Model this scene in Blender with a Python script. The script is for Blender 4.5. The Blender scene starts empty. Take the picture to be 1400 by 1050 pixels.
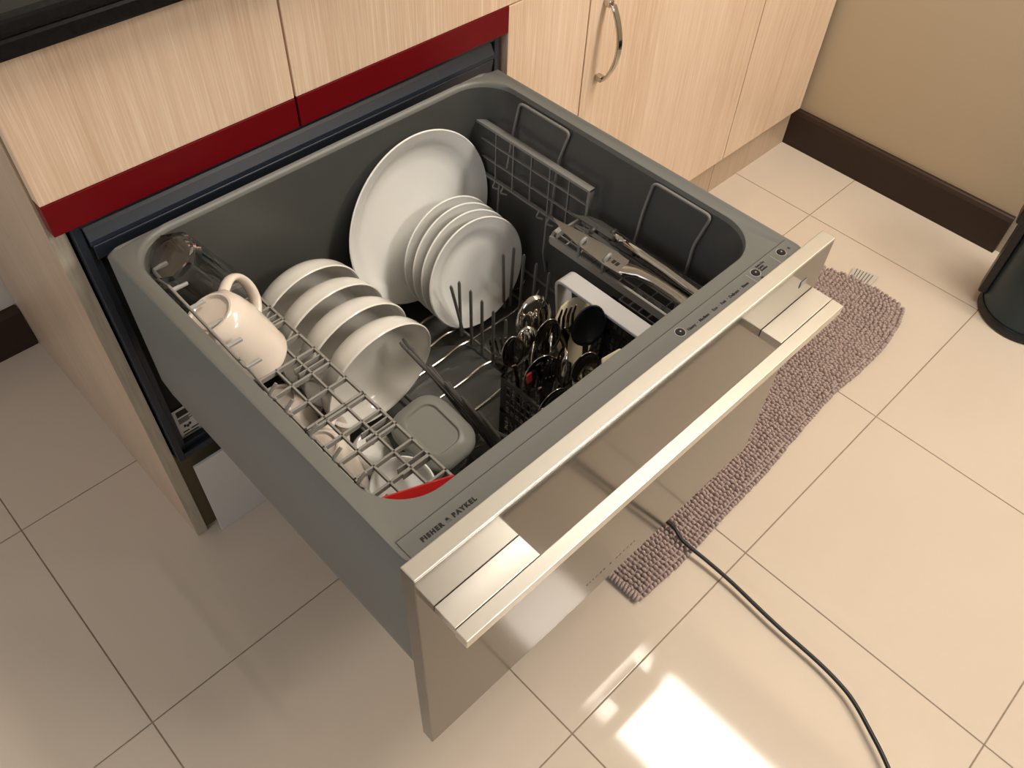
import bpy, bmesh, math, random
from mathutils import Vector, Matrix
random.seed(7)
sc = bpy.context.scene
COL = sc.collection
PI = math.pi
# ------------------------------------------------------------------ camera
cam_d = bpy.data.cameras.new('camera'); cam = bpy.data.objects.new('camera', cam_d); COL.objects.link(cam)
cam.matrix_basis = Matrix(((0.717048, 0.520038, -0.464116, -0.16406), (-0.696053, 0.569365, -0.437417, -0.80903),
                           (0.036778, 0.636698, 0.770236, 1.25858), (0, 0, 0, 1)))
cam_d.sensor_fit = 'HORIZONTAL'; cam_d.sensor_width = 36.0; cam_d.lens = 1147.67 * 36 / 1400
cam_d.clip_start = 0.02; cam_d.clip_end = 60
sc.camera = cam
# ------------------------------------------------------------------ world, lights, exposure
w = bpy.data.worlds.new('world'); sc.world = w; w.use_nodes = True
w.node_tree.nodes['Background'].inputs[0].default_value = (1.0, 0.92, 0.82, 1)
w.node_tree.nodes['Background'].inputs[1].default_value = 0.27
def area(name, loc, target, sx, sy, power, col):
    l = bpy.data.lights.new(name, 'AREA'); l.shape = 'RECTANGLE'; l.size = sx; l.size_y = sy; l.energy = power; l.color = col
    o = bpy.data.objects.new(name, l); COL.objects.link(o); o.location = loc
    o.rotation_euler = (Vector(target) - Vector(loc)).to_track_quat('-Z', 'Y').to_euler()
    return o
L1 = area('ceiling_panel_light', (1.285, -0.98, 2.59), (1.285, -0.98, 0), 0.39, 1.20, 42, (1.0, 0.93, 0.83))
L3 = area('added_cabinet_fill', (1.5, -2.6, 2.55), (0.7, -0.2, 0.4), 0.9, 0.9, 74, (1.0, 0.93, 0.84))  # unseen lamp, added to brighten the cabinet fronts
L2 = area('window_light', (-2.3, -0.6, 1.6), (0.3, 0.0, 0.6), 1.1, 1.2, 15, (0.78, 0.85, 1.0))
sc.view_settings.view_transform = 'Standard'; sc.view_settings.look = 'None'
sc.view_settings.gamma = 1.0; sc.view_settings.use_curve_mapping = False
sc.view_settings.exposure = 0.0

# ------------------------------------------------------------------ materials
def mat(name, col, rough=0.5, metal=0.0, noise=None, bump=None, coat=0.0, trans=0.0, ior=1.45, spec=0.5, aniso=0.0):
    """noise=(scale xyz, amount, second colour); bump=(scale xyz, strength, distance)"""
    m = bpy.data.materials.new(name); m.use_nodes = True; nt = m.node_tree; b = nt.nodes['Principled BSDF']
    b.inputs['Base Color'].default_value = (*col, 1); b.inputs['Roughness'].default_value = rough
    b.inputs['Metallic'].default_value = metal; b.inputs['IOR'].default_value = ior
    b.inputs['Specular IOR Level'].default_value = spec
    b.inputs['Coat Weight'].default_value = coat; b.inputs['Transmission Weight'].default_value = trans
    b.inputs['Anisotropic'].default_value = aniso
    tc = nt.nodes.new('ShaderNodeTexCoord')
    def ntex(scale, detail=4):
        mp = nt.nodes.new('ShaderNodeMapping'); mp.inputs['Scale'].default_value = scale
        nt.links.new(tc.outputs['Object'], mp.inputs[0])
        n = nt.nodes.new('ShaderNodeTexNoise'); n.inputs['Scale'].default_value = 1.0; n.inputs['Detail'].default_value = detail
        nt.links.new(mp.outputs[0], n.inputs['Vector']); return n
    if noise:
        n = ntex(noise[0]); r = nt.nodes.new('ShaderNodeValToRGB')
        r.color_ramp.elements[0].position = 0.5 - noise[1]; r.color_ramp.elements[1].position = 0.5 + noise[1]
        r.color_ramp.elements[0].color = (*noise[2], 1); r.color_ramp.elements[1].color = (*col, 1)
        nt.links.new(n.outputs['Fac'], r.inputs[0]); nt.links.new(r.outputs[0], b.inputs['Base Color'])
    if bump:
        n = ntex(bump[0]); bp = nt.nodes.new('ShaderNodeBump'); bp.inputs['Strength'].default_value = bump[1]
        bp.inputs['Distance'].default_value = bump[2]
        nt.links.new(n.outputs['Fac'], bp.inputs['Height']); nt.links.new(bp.outputs[0], b.inputs['Normal'])
    return m

def wood_mat(name, c1, c2, c3):
    m = mat(name, c1, 0.38, spec=0.4); nt = m.node_tree; b = nt.nodes['Principled BSDF']
    g = nt.nodes.new('ShaderNodeNewGeometry')
    def nz(scale, detail):
        mp = nt.nodes.new('ShaderNodeMapping'); mp.inputs['Scale'].default_value = scale
        nt.links.new(g.outputs['Position'], mp.inputs[0])
        n = nt.nodes.new('ShaderNodeTexNoise'); n.inputs['Scale'].default_value = 1; n.inputs['Detail'].default_value = detail
        n.inputs['Distortion'].default_value = 0.4
        nt.links.new(mp.outputs[0], n.inputs['Vector']); return n
    a = nz((11, 11, 0.7), 3); f = nz((520, 520, 9), 4); k = nz((120, 120, 2.5), 3)
    r1 = nt.nodes.new('ShaderNodeValToRGB'); r1.color_ramp.elements[0].position = .36; r1.color_ramp.elements[1].position = .64
    r1.color_ramp.elements[0].color = (*c1, 1); r1.color_ramp.elements[1].color = (*c2, 1)
    nt.links.new(a.outputs['Fac'], r1.inputs[0])
    r2 = nt.nodes.new('ShaderNodeValToRGB'); r2.color_ramp.elements[0].position = .45; r2.color_ramp.elements[1].position = .70
    r2.color_ramp.elements[0].color = (0, 0, 0, 1); r2.color_ramp.elements[1].color = (.75, .75, .75, 1)
    nt.links.new(f.outputs['Fac'], r2.inputs[0])
    mx = nt.nodes.new('ShaderNodeMix'); mx.data_type = 'RGBA'; mx.inputs[7].default_value = (*c3, 1)
    nt.links.new(r2.outputs[0], mx.inputs[0]); nt.links.new(r1.outputs[0], mx.inputs[6])
    r3 = nt.nodes.new('ShaderNodeValToRGB'); r3.color_ramp.elements[0].position = .25; r3.color_ramp.elements[1].position = .55
    r3.color_ramp.elements[0].color = (.91, .88, .84, 1); r3.color_ramp.elements[1].color = (1, 1, 1, 1)
    nt.links.new(k.outputs['Fac'], r3.inputs[0])
    m2 = nt.nodes.new('ShaderNodeMix'); m2.data_type = 'RGBA'; m2.blend_type = 'MULTIPLY'; m2.inputs[0].default_value = 1
    nt.links.new(mx.outputs[2], m2.inputs[6]); nt.links.new(r3.outputs[0], m2.inputs[7])
    nt.links.new(m2.outputs[2], b.inputs['Base Color'])
    return m

M = {}
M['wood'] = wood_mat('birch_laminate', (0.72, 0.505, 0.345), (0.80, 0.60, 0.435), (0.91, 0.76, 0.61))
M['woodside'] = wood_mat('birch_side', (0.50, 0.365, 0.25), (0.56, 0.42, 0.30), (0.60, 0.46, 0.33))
M['edge'] = mat('grey_edge_band', (0.52, 0.46, 0.36), 0.6, noise=((300, 300, 20), .2, (0.40, 0.36, 0.29)))
M['red'] = mat('red_laminate', (0.155, 0.0015, 0.004), 0.45, noise=((60, 60, 60), .4, (0.135, 0.001, 0.004)), spec=0.25)
M['granite'] = mat('dark_granite', (0.006, 0.0065, 0.008), 0.30, noise=((260, 260, 260), .22, (0.014, 0.012, 0.010)), spec=0.18)
M['tile'] = mat('cream_floor_tile', (0.63, 0.54, 0.44), 0.06, noise=((5, 5, 5), .4, (0.60, 0.505, 0.41)), bump=((5, 5, 5), 0.004, 0.002), spec=0.55)
M['grout'] = mat('grout', (0.34, 0.27, 0.20), 0.9, noise=((80, 80, 80), .3, (0.22, 0.17, 0.125)))
M['wall'] = mat('wall_paint', (0.56, 0.46, 0.32), 0.75, bump=((90, 90, 90), 0.1, 0.001))
M['wallb'] = mat('wall_paint_back', (0.62, 0.60, 0.55), 0.75, bump=((90, 90, 90), 0.1, 0.001))
M['ceil'] = mat('ceiling_paint', (0.80, 0.77, 0.70), 0.9)
M['skirt'] = mat('dark_brown_wood', (0.032, 0.013, 0.006), 0.5, noise=((10, 10, 120), .3, (0.024, 0.010, 0.005)))
M['steel'] = mat('brushed_steel', (0.75, 0.72, 0.665), 0.36, 1.0, bump=((6, 900, 900), 0.02, 0.0002))
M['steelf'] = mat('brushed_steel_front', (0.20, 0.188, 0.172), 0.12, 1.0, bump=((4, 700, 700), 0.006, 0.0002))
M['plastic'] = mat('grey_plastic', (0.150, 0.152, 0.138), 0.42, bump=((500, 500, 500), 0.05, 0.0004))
M['tub'] = mat('shade_toned_tub', (0.068, 0.069, 0.064), 0.36, bump=((300, 300, 300), 0.04, 0.0004))  # inside of the tub: its shade is put into this darker colour
M['frame'] = mat('navy_black_metal', (0.016, 0.022, 0.034), 0.35)
M['gasket'] = mat('blue_grey_gasket', (0.016, 0.022, 0.034), 0.34)
M['black'] = mat('black_plastic', (0.008, 0.008, 0.009), 0.35)
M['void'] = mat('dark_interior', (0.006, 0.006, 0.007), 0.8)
M['rack'] = mat('rack_grey_nylon', (0.30, 0.285, 0.26), 0.45)
M['rackd'] = mat('rack_dark_grey', (0.135, 0.128, 0.118), 0.30)
M['shelfg'] = mat('shelf_mid_grey', (0.22, 0.215, 0.195), 0.42)
M['basket'] = mat('basket_dark_grey', (0.060, 0.058, 0.052), 0.45)
M['bhandle'] = mat('basket_handle_grey', (0.44, 0.43, 0.42), 0.5)
M['porc'] = mat('white_porcelain', (0.80, 0.79, 0.755), 0.12, coat=0.3)
M['porc2'] = mat('white_glazed_bowl', (0.79, 0.765, 0.71), 0.14, coat=0.3)
M['cream'] = mat('cream_stoneware', (0.82, 0.72, 0.63), 0.16, coat=0.3)
M['creamp'] = mat('cream_plastic', (0.72, 0.62, 0.42), 0.45)
M['redp'] = mat('red_plastic', (0.55, 0.020, 0.018), 0.38)
M['shelfg2'] = mat('groove_shadow_grey', (0.075, 0.075, 0.068), 0.6)
M['redt'] = mat('dark_red_plastic', (0.26, 0.012, 0.012), 0.4)
M['chrome'] = mat('polished_steel', (0.55, 0.52, 0.48), 0.07, 1.0)
M['satin'] = mat('satin_steel', (0.50, 0.45, 0.38), 0.24, 1.0)
M['blade'] = mat('knife_blade_steel', (0.36, 0.325, 0.28), 0.36, 0.9)  # light-brown reflection on the blade is put into the base colour
M['glass'] = mat('clear_glass', (0.93, 0.95, 0.94), 0.02, trans=1.0, ior=1.47)
M['clearp'] = mat('clear_plastic', (0.85, 0.88, 0.86), 0.08, trans=0.92, ior=1.3)
M['frost'] = mat('frosted_plastic', (0.40, 0.40, 0.365), 0.33, trans=0.35, ior=1.3)
M['ink'] = mat('black_ink', (0.010, 0.009, 0.011), 0.6)
M['inkg'] = mat('grey_ink', (0.12, 0.115, 0.105), 0.6)
M['paper'] = mat('white_label', (0.62, 0.64, 0.68), 0.5)
M['white'] = mat('white_panel', (0.66, 0.66, 0.65), 0.4)
M['rug'] = mat('mauve_grey_cotton', (0.50, 0.40, 0.365), 0.95, noise=((300, 300, 300), .3, (0.40, 0.31, 0.285)), bump=((900, 900, 900), 0.4, 0.001), spec=0.1)
M['bin'] = mat('dark_teal_lacquer', (0.010, 0.026, 0.034), 0.33)
M['cord'] = mat('black_rubber', (0.006, 0.006, 0.006), 0.5)
M['olive'] = mat('bare_board', (0.155, 0.125, 0.07), 0.7)
M['tag'] = mat('care_label', (0.50, 0.46, 0.41), 0.8)

# ------------------------------------------------------------------ mesh helpers
class MB:
    def __init__(s): s.v = []; s.f = []
    def add(s, vs, fs):
        k = len(s.v); s.v += [tuple(v) for v in vs]; s.f += [tuple(i + k for i in f) for f in fs]; return s
    def box(s, x0, x1, y0, y1, z0, z1, mtx=None):
        vs = [Vector((x, y, z)) for z in (z0, z1) for y in (y0, y1) for x in (x0, x1)]
        if mtx: vs = [mtx @ v for v in vs]
        return s.add(vs, [(0, 2, 3, 1), (4, 5, 7, 6), (0, 1, 5, 4), (2, 6, 7, 3), (0, 4, 6, 2), (1, 3, 7, 5)])
    def tube(s, pts, r, n=8, cap=True, rs=None):
        pts = [Vector(p) for p in pts]; k0 = len(s.v); up = None
        for i, p in enumerate(pts):
            t = (pts[min(i + 1, len(pts) - 1)] - pts[max(i - 1, 0)]).normalized()
            if up is None: up = t.orthogonal().normalized()
            a = (up - t * up.dot(t)).normalized(); up = a; b = t.cross(a)
            rr = rs[i] if rs else r
            for j in range(n):
                an = 2 * PI * j / n; s.v.append(tuple(p + (a * math.cos(an) + b * math.sin(an)) * rr))
        for i in range(len(pts) - 1):
            for j in range(n):
                j2 = (j + 1) % n; s.f.append((k0 + i * n + j, k0 + i * n + j2, k0 + (i + 1) * n + j2, k0 + (i + 1) * n + j))
        if cap:
            s.f.append(tuple(k0 + j for j in reversed(range(n)))); s.f.append(tuple(k0 + (len(pts) - 1) * n + j for j in range(n)))
        return s
    def lathe(s, prof, n=64, mtx=None, closed=False):
        k0 = len(s.v)
        for r, z in prof:
            for j in range(n):
                a = 2 * PI * j / n; v = Vector((r * math.cos(a), r * math.sin(a), z))
                s.v.append(tuple(mtx @ v if mtx else v))
        m = len(prof)
        for i in range(m if closed else m - 1):
            i2 = (i + 1) % m
            for j in range(n):
                j2 = (j + 1) % n; s.f.append((k0 + i * n + j, k0 + i * n + j2, k0 + i2 * n + j2, k0 + i2 * n + j))
        return s
    def loft(s, loops, cap0=True, cap1=True):
        k0 = len(s.v); n = len(loops[0])
        for l in loops: s.v += [tuple(p) for p in l]
        for i in range(len(loops) - 1):
            for j in range(n):
                j2 = (j + 1) % n; s.f.append((k0 + i * n + j, k0 + i * n + j2, k0 + (i + 1) * n + j2, k0 + (i + 1) * n + j))
        if cap0: s.f.append(tuple(k0 + j for j in reversed(range(n))))
        if cap1: s.f.append(tuple(k0 + (len(loops) - 1) * n + j for j in range(n)))
        return s
    def prism(s, poly, z0, z1, mtx=None):
        n = len(poly); vs = [Vector((x, y, z)) for z in (z0, z1) for x, y in poly]
        if mtx: vs = [mtx @ v for v in vs]
        fs = [tuple(reversed(range(n))), tuple(range(n, 2 * n))] + [(i, (i + 1) % n, n + (i + 1) % n, n + i) for i in range(n)]
        return s.add(vs, fs)
    def build(s, name, m, parent=None, smooth=False, bevel=0, loc=None, mtx=None, ang=35, solid=0, seg=2):
        me = bpy.data.meshes.new(name); me.from_pydata(s.v, [], s.f); me.materials.append(m)
        bm = bmesh.new(); bm.from_mesh(me); bmesh.ops.recalc_face_normals(bm, faces=bm.faces); bm.to_mesh(me); bm.free()
        o = bpy.data.objects.new(name, me); COL.objects.link(o)
        if parent: o.parent = parent
        if mtx is not None: o.matrix_basis = mtx
        elif loc is not None: o.location = loc
        if smooth:
            for p in me.polygons: p.use_smooth = True
            me.set_sharp_from_angle(angle=math.radians(ang))
        if solid:
            md = o.modifiers.new('solid', 'SOLIDIFY'); md.thickness = solid; md.offset = 0
        if bevel:
            md = o.modifiers.new('bevel', 'BEVEL'); md.width = bevel; md.segments = seg; md.limit_method = 'ANGLE'
            md.angle_limit = math.radians(40)
        return o

def empty(name, loc=(0, 0, 0), label=None, cat=None, group=None):
    o = bpy.data.objects.new(name, None); COL.objects.link(o); o.location = loc; o.empty_display_size = 0.05
    return tag(o, label, cat, group)
def tag(o, label=None, cat=None, group=None, kind=None):
    if label: o['label'] = label
    if cat: o['category'] = cat
    if group: o['group'] = group
    if kind: o['kind'] = kind
    return o
def dup(o, parent=None, mtx=None):
    c = o.copy(); COL.objects.link(c)
    if parent: c.parent = parent
    if mtx is not None: c.matrix_basis = mtx
    for ch in o.children: dup(ch, c)
    return c
def share(src, name, parent, mtx):
    o = bpy.data.objects.new(name, src.data); COL.objects.link(o); o.parent = parent; o.matrix_basis = mtx; return o
def text(name, s, m, parent, size, loc, rot=(0, 0, 0), ext=0.00025, spacing=1.0, align='LEFT', bold=0.0):
    c = bpy.data.curves.new('t', 'FONT'); c.body = s; c.size = size; c.extrude = ext; c.space_character = spacing
    c.align_x = align; c.offset = bold; c.resolution_u = 3
    t = bpy.data.objects.new('t', c); COL.objects.link(t)
    dg = bpy.context.evaluated_depsgraph_get(); dg.update()
    me = bpy.data.meshes.new_from_object(t.evaluated_get(dg)); bpy.data.objects.remove(t)
    me.materials.clear(); me.materials.append(m)
    o = bpy.data.objects.new(name, me); COL.objects.link(o); o.parent = parent; o.location = loc; o.rotation_euler = rot
    return o
def frame_z(origin, axis, xref=(1, 0, 0)):
    """matrix whose local z runs along axis"""
    z = Vector(axis).normalized(); x = Vector(xref); x = (x - z * x.dot(z)).normalized(); y = z.cross(x)
    m = Matrix((x, y, z)).transposed().to_4x4(); m.translation = Vector(origin); return m
def rrect(x0, x1, y0, y1, r, z, n=10):
    pts = []
    for cx, cy, a0 in ((x1 - r, y1 - r, 0), (x0 + r, y1 - r, PI / 2), (x0 + r, y0 + r, PI), (x1 - r, y0 + r, 1.5 * PI)):
        for k in range(n + 1):
            a = a0 + PI / 2 * k / n; pts.append((cx + r * math.cos(a), cy + r * math.sin(a), z))
    return pts
def arc(pts, r=0.006, n=4):
    """round the corners of a polyline"""
    P = [Vector(p) for p in pts]; out = [P[0]]
    for i in range(1, len(P) - 1):
        a = (P[i - 1] - P[i]); b = (P[i + 1] - P[i]); d = min(r, a.length * .45, b.length * .45)
        a = P[i] + a.normalized() * d; b = P[i] + b.normalized() * d
        for k in range(n + 1):
            t = k / n; out.append(a * (1 - t) ** 2 + P[i] * 2 * t * (1 - t) + b * t * t)
    out.append(P[-1]); return out

# ------------------------------------------------------------------ setting
S_ = 0.4277; OX = 1.4834; OY = -0.6258
XW = 1.702; YB = 0.627
fl = MB().box(-2.4, XW + 0.12, -3.2, YB + .12, -0.06, -0.0012).build('floor', M['grout']); tag(fl, kind='structure')
t0 = None
for i in range(-9, 1):
    for j in range(-6, 4):
        xa = OX + i * S_ + .0010; xb = xa + S_ - .0020; ya = OY + j * S_ + .0010; yb = ya + S_ - .0020
        xb = min(xb, XW); yb = min(yb, YB)
        if yb - ya < .01 or xb - xa < .01: continue
        full = xb - xa > S_ - .003 and yb - ya > S_ - .003
        mt = Matrix.Translation((xa, ya, 0))
        if full:
            if t0 is None: t0 = MB().box(0, S_ - .0020, 0, S_ - .0020, -0.008, 0).build('tile', M['tile'], fl, bevel=0.0007, mtx=mt)
            else:
                o = dup(t0, fl, mt)
        else:
            MB().box(0, xb - xa, 0, yb - ya, -0.008, 0).build('tile', M['tile'], fl, bevel=0.0007, mtx=mt)
wr = MB().box(XW, XW + .1, -3.2, YB + .1, 0, 2.6).build('wall_right', M['wall']); tag(wr, kind='structure')
wb = MB().box(-2.4, XW, YB, YB + .1, 0, 2.6).build('wall_back', M['wallb']); tag(wb, kind='structure')
ce = MB().box(-2.4, XW + .1, -3.2, YB + .1, 2.62, 2.68).build('ceiling', M['ceil']); tag(ce, kind='structure')
def skirting(name, a, b, h, d, along):
    mb = MB()
    prof = [(0, 0), (d, 0), (d, h - .010), (d - .005, h - .002), (d - .009, h), (0, h)]
    if along == 'y': loops = [[(XW - q, y, z) for q, z in prof] for y in (a, b)]
    else: loops = [[(x, YB - q, z) for q, z in prof] for x in (a, b)]
    o = mb.loft(loops).build(name, M['skirt']); tag(o, kind='structure'); return o
skirting('baseboard_right', -0.561, 0.058, .097, .016, 'y')
skirting('baseboard_back', -2.4, -0.024, .097, .016, 'x')

# ------------------------------------------------------------------ kitchen cabinets
def cab_box(mb, x0, x1, y0, y1, z0, z1): return mb.box(x0, x1, y0, y1, z0, z1)
ZD, ZR, ZT = 0.6977, 0.6581, 0.855       # drawer bottom, red bottom, drawer top
# unit around the dishwasher
ca = empty('base_cabinet', (0.3, 0.3, 0), 'birch laminate cabinet bay with red strips above the open dishwasher drawer', 'cabinet')
def P(o, parent):      # keep world placement under a displaced empty
    o.matrix_basis = Matrix.Translation(-parent.location) @ o.matrix_basis; return o
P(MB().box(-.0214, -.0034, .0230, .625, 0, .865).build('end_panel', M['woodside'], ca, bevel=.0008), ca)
P(MB().box(-.0214, -.0034, .0220, .0230, 0.002, .656).build('edge_band', M['edge'], ca), ca)
P(MB().box(.6390, .6442, .020, .60, 0, .69).build('inner_panel', M['olive'], ca), ca)
P(MB().box(-.003, .6385, .03, .60, .680, .696).build('shelf_panel', M['olive'], ca), ca)
def drawer_front(x0, x1, red, parent):
    d = P(MB().box(x0, x1, 0, .018, ZD, ZT).build('drawer_front', M['wood'], parent, bevel=.0009), parent)
    if red:
        r = MB().box(x0, min(x1, .6447), -.0005, .018, ZR, ZD - .0006).build('trim_strip', M['red'], d, bevel=.0009)
        r.matrix_parent_inverse = Matrix.Identity(4); r['label'] = 'dark red strip along the lower edge'
        r.matrix_basis = Matrix.Identity(4)
    return d
drawer_front(-.0192, .2898, True, ca); drawer_front(.2924, .73, True, ca)
# filler and door unit
cb = empty('base_cabinet', (1.0, 0.3, 0), 'birch laminate cabinet with arched metal handle on its door, right of the dishwasher', 'cabinet')
P(MB().box(.6450, 1.3612, .0195, .625, .10, .864).build('carcass', M['olive'], cb), cb)
P(MB().box(.6450, .8188, 0, .018, .1078, ZD - .002).build('filler_panel', M['wood'], cb, bevel=.0009), cb)
d1 = P(MB().box(.8218, 1.3612, 0, .018, .1078, ZD - .002).build('door', M['wood'], cb, bevel=.0009), cb)
drawer_front(.7325, 1.3612, False, cb)
h = []
for k in range(17):
    t = k / 16; z = .5095 + (.6375 - .5095) * t; h.append((.8570, -.008 - .030 * math.sin(PI * (0.06 + .88 * t)) ** .8, z))
hm = MB(); hm.loft([[(x - .0055, y - .0025, z), (x + .0055, y - .0025, z), (x + .0055, y + .0025, z), (x - .0055, y + .0025, z)] for x, y, z in h])
hm.box(.8515, .8625, -.013, 0, .5050, .5150); hm.box(.8515, .8625, -.013, 0, .632, .642)
ho = hm.build('door_handle', M['chrome'], d1, smooth=True, bevel=.0012); ho['label'] = 'arched polished metal handle'
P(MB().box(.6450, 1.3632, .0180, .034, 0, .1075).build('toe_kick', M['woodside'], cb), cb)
# corner unit
cc = empty('base_cabinet', (1.5, 0.3, 0), 'birch laminate corner cabinet with narrow door next to the right wall', 'cabinet')
P(MB().box(1.3640, 1.683, .0195, .625, .10, .864).build('carcass', M['olive'], cc), cc)
P(MB().box(1.3640, 1.6845, 0, .018, .1078, ZD - .002).build('door', M['wood'], cc, bevel=.0009), cc)
drawer_front(1.3640, 1.6845, False, cc)
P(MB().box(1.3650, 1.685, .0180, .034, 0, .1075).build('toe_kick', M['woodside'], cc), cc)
P(MB().box(1.6855, XW - .002, .06, .0785, 0, .86).build('filler_panel', M['wood'], cc), cc)
ct = empty('countertop', (0.8, .3, .88), 'black granite countertop with stepped front edge over the birch cabinets', 'countertop')
P(MB().box(-.045, XW, -.040, YB, .8655, .8850).build('lower_slab', M['granite'], ct, bevel=.004), ct)
P(MB().box(-.045, XW, -.046, YB, .8857, .905).build('upper_slab', M['granite'], ct, bevel=.006, seg=3), ct)

# ------------------------------------------------------------------ dishwasher
H = 0.6682; HB = 0.2727; D = 0.5638; T = 0.0168; W = 0.597; ZRM = 0.645
dw = empty('drawer_dishwasher', (0.3, -0.25, 0), 'pulled-out grey and stainless steel dishwasher drawer full of dishes', 'dishwasher')
mb = MB()
x0, x1, z0, z1 = 0.0000, .6380, .2090, .657
# housing shell
mb.box(x0, x0 + .006, .022, .58, z0, z1); mb.box(x1 - .006, x1, .022, .58, z0, z1); mb.box(x0, x1, .022, .58, z1 - .006, z1)
mb.box(x0, x1, .022, .58, z0, z0 + .006); mb.box(x0, x1, .574, .58, z0, z1)
hs = P(mb.build('housing', M['frame'], dw), dw)
def ring(m, xa, xb, za, zb, wl, wt, wbm, y0, y1):
    m.box(xa, xa + wl, y0, y1, za, zb); m.box(xb - wl, xb, y0, y1, za, zb)
    m.box(xa + wl, xb - wl, y0, y1, zb - wt, zb); m.box(xa + wl, xb - wl, y0, y1, za, za + wbm); return m
def sub(o, par):   # child whose mesh is in world coordinates under a part that is too
    o.matrix_basis = Matrix.Identity(4); return o
sub(ring(MB(), x0, x1, z0, z1, .010, .010, .012, .010, .022).build('front_flange', M['frame'], hs, bevel=.001), hs)
gm = ring(MB(), x0 + .009, x1 - .009, z0 + .012, z1 - .013, .010, .010, .010, .018, .028)
gm.loft([[(x, .018, .6460), (x, .013, .640), (x, .007, .629), (x, .006, .624), (x, .028, .600), (x, .028, .6460)] for x in (x0 + .012, x1 - .012)])
gm.loft([[(x, .0095, .624), (x, .0070, .620), (x, .0110, .600), (x, .030, .590), (x, .030, .624)] for x in (x0 + .014, x1 - .014)])
sub(gm.build('gasket', M['gasket'], hs, bevel=.001), hs)
# rating label on the frame, inside left
lb = sub(MB().box(.0215, .066, .0295, .0300, .213, .2915).build('rating_label', M['paper'], hs), hs)
lm = MB(); lm.box(.026, .044, .0290, .0296, .275, .287)
for k in range(4): lm.box(.0255, .048 - (k % 2) * .006, .0290, .0296, .2695 - k * .0028, .2708 - k * .0028)
for a, b_ in ((.032, .250), (.036, .2475), (.040, .250)): lm.box(a - .0018, a + .0018, .0290, .0296, b_, b_ + .005)
for k in range(6): lm.box(.026 + (k % 2) * .013, .036 + (k % 3) * .002 + (k % 2) * .013, .0290, .0296, .240 - (k // 2) * .0065, .242 - (k // 2) * .0065)
sub(lm.build('label_print', M['ink'], hs), hs)
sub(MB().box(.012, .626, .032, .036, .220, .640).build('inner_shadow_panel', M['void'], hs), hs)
P(MB().box(.0138, .625, .0055, .0095, .0005, .186).build('kick_panel', M['white'], dw), dw)['label'] = 'white kick panel under the housing'
P(MB().box(-.003, .638, .030, .034, 0.0, .2085).build('recess_board', M['olive'], dw), dw)

# tub: one lofted shell
xo0, xo1, yo0, yo1 = .0120, .5855, -D + T - .0005, -.0235
xi0, xi1, yi0, yi1 = .0305, .5645, -.4995, -.0420
def L(x0_, x1_, y0_, y1_, r, z): return rrect(x0_, x1_, y0_, y1_, r, z, 12)
outer = [L(xo0 + .075, xo1 - .075, yo0 + .02, yo1 - .07, .05, .283), L(xo0 + .055, xo1 - .055, yo0 + .010, yo1 - .05, .04, .288),
         L(xo0 + .018, xo1 - .018, yo0 + .002, yo1 - .015, .03, .372), L(xo0 + .003, xo1 - .003, yo0, yo1 - .003, .022, .412),
         L(xo0, xo1, yo0, yo1, .020, .435), L(xo0, xo1, yo0, yo1, .020, ZRM - .002),
         L(xo0 + .0015, xo1 - .0015, yo0 + .0002, yo1 - .001, .019, ZRM), L(xo0 + .0045, xo1 - .0045, yo0 + .0004, yo1 - .003, .017, ZRM),
         L(xo0 + .006, xo1 - .006, yo0 + .0006, yo1 - .0045, .016, ZRM - .0012)]
for lp_ in outer[5:]:
    for q, (x, y, z) in enumerate(lp_):
        t = max(0, min(1, (y + .050) / .024)); lp_[q] = (x, y, z - .011 * t * t * (3 - 2 * t))
inn = [L(xi0 - .003, xi1 + .003, yi0 - .003, yi1 + .006, .056, ZRM - .0012), L(xi0 - .0008, xi1 + .0008, yi0 - .0008, yi1 + .002, .054, ZRM - .0020),
       L(xi0, xi1, yi0, yi1, .053, ZRM - .0045), L(xi0 + .0008, xi1 - .0008, yi0 + .0004, yi1 - .0006, .053, ZRM - .008)]
wallz = [(.010, .008, .48), (.022, .014, .412), (.032, .02, .367), (.045, .03, .345), (.06, .05, .335), (.10, .09, .330)]
inner = [L(xi0 + .004, xi1 - .004, yi0 + .003, yi1 - .002, .052, ZRM - .03)] + \
        [L(xi0 + a, xi1 - a, yi0 + b_, yi1 - min(b_ * .5, .002 if z > .36 else .09), .05, z) for a, b_, z in wallz]
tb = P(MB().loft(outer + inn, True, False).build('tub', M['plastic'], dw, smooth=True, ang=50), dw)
sub(MB().loft([inn[-1]] + inner, False, True).build('tub_liner', M['tub'], tb, smooth=True, ang=50), tb)['label'] = 'grey inner wall and floor, shade darkened into the colour'
sub(MB().box(.0186, .5797, yo0 + .0002, -.5167, ZRM - .003, ZRM - .0003).build('control_strip', M['plastic'], tb, bevel=.0006), tb)
for bx, by in ((.3787, -.5265), (.5093, -.5265), (.5585, -.5262)):
    b_ = sub(MB().lathe([(0, .0012), (.0046, .0012), (.0052, .0006), (.0052, 0)], 32, Matrix.Translation((bx, by, ZRM - .0002))).build('button', M['black'], tb, smooth=True), tb)
    b_['label'] = 'round black touch button'
    sub(MB().lathe([(.0053, .0004), (.0060, .0004), (.0060, 0), (.0053, 0)], 32, Matrix.Translation((bx, by, ZRM - .0003)), True).build('button_ring', M['bhandle'], tb), tb)
    sub(MB().lathe([(0, .0015), (.0009, .0015), (.0009, .001)], 12, Matrix.Translation((bx, by, ZRM))).build('button_dot', M['bhandle'], tb), tb)
ZX = ZRM - .0002
text('brand_lettering', 'FISHER & PAYKEL', M['ink'], tb, .0060, (.0350, -.5318, ZX), spacing=1.34, bold=.00038)
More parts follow.
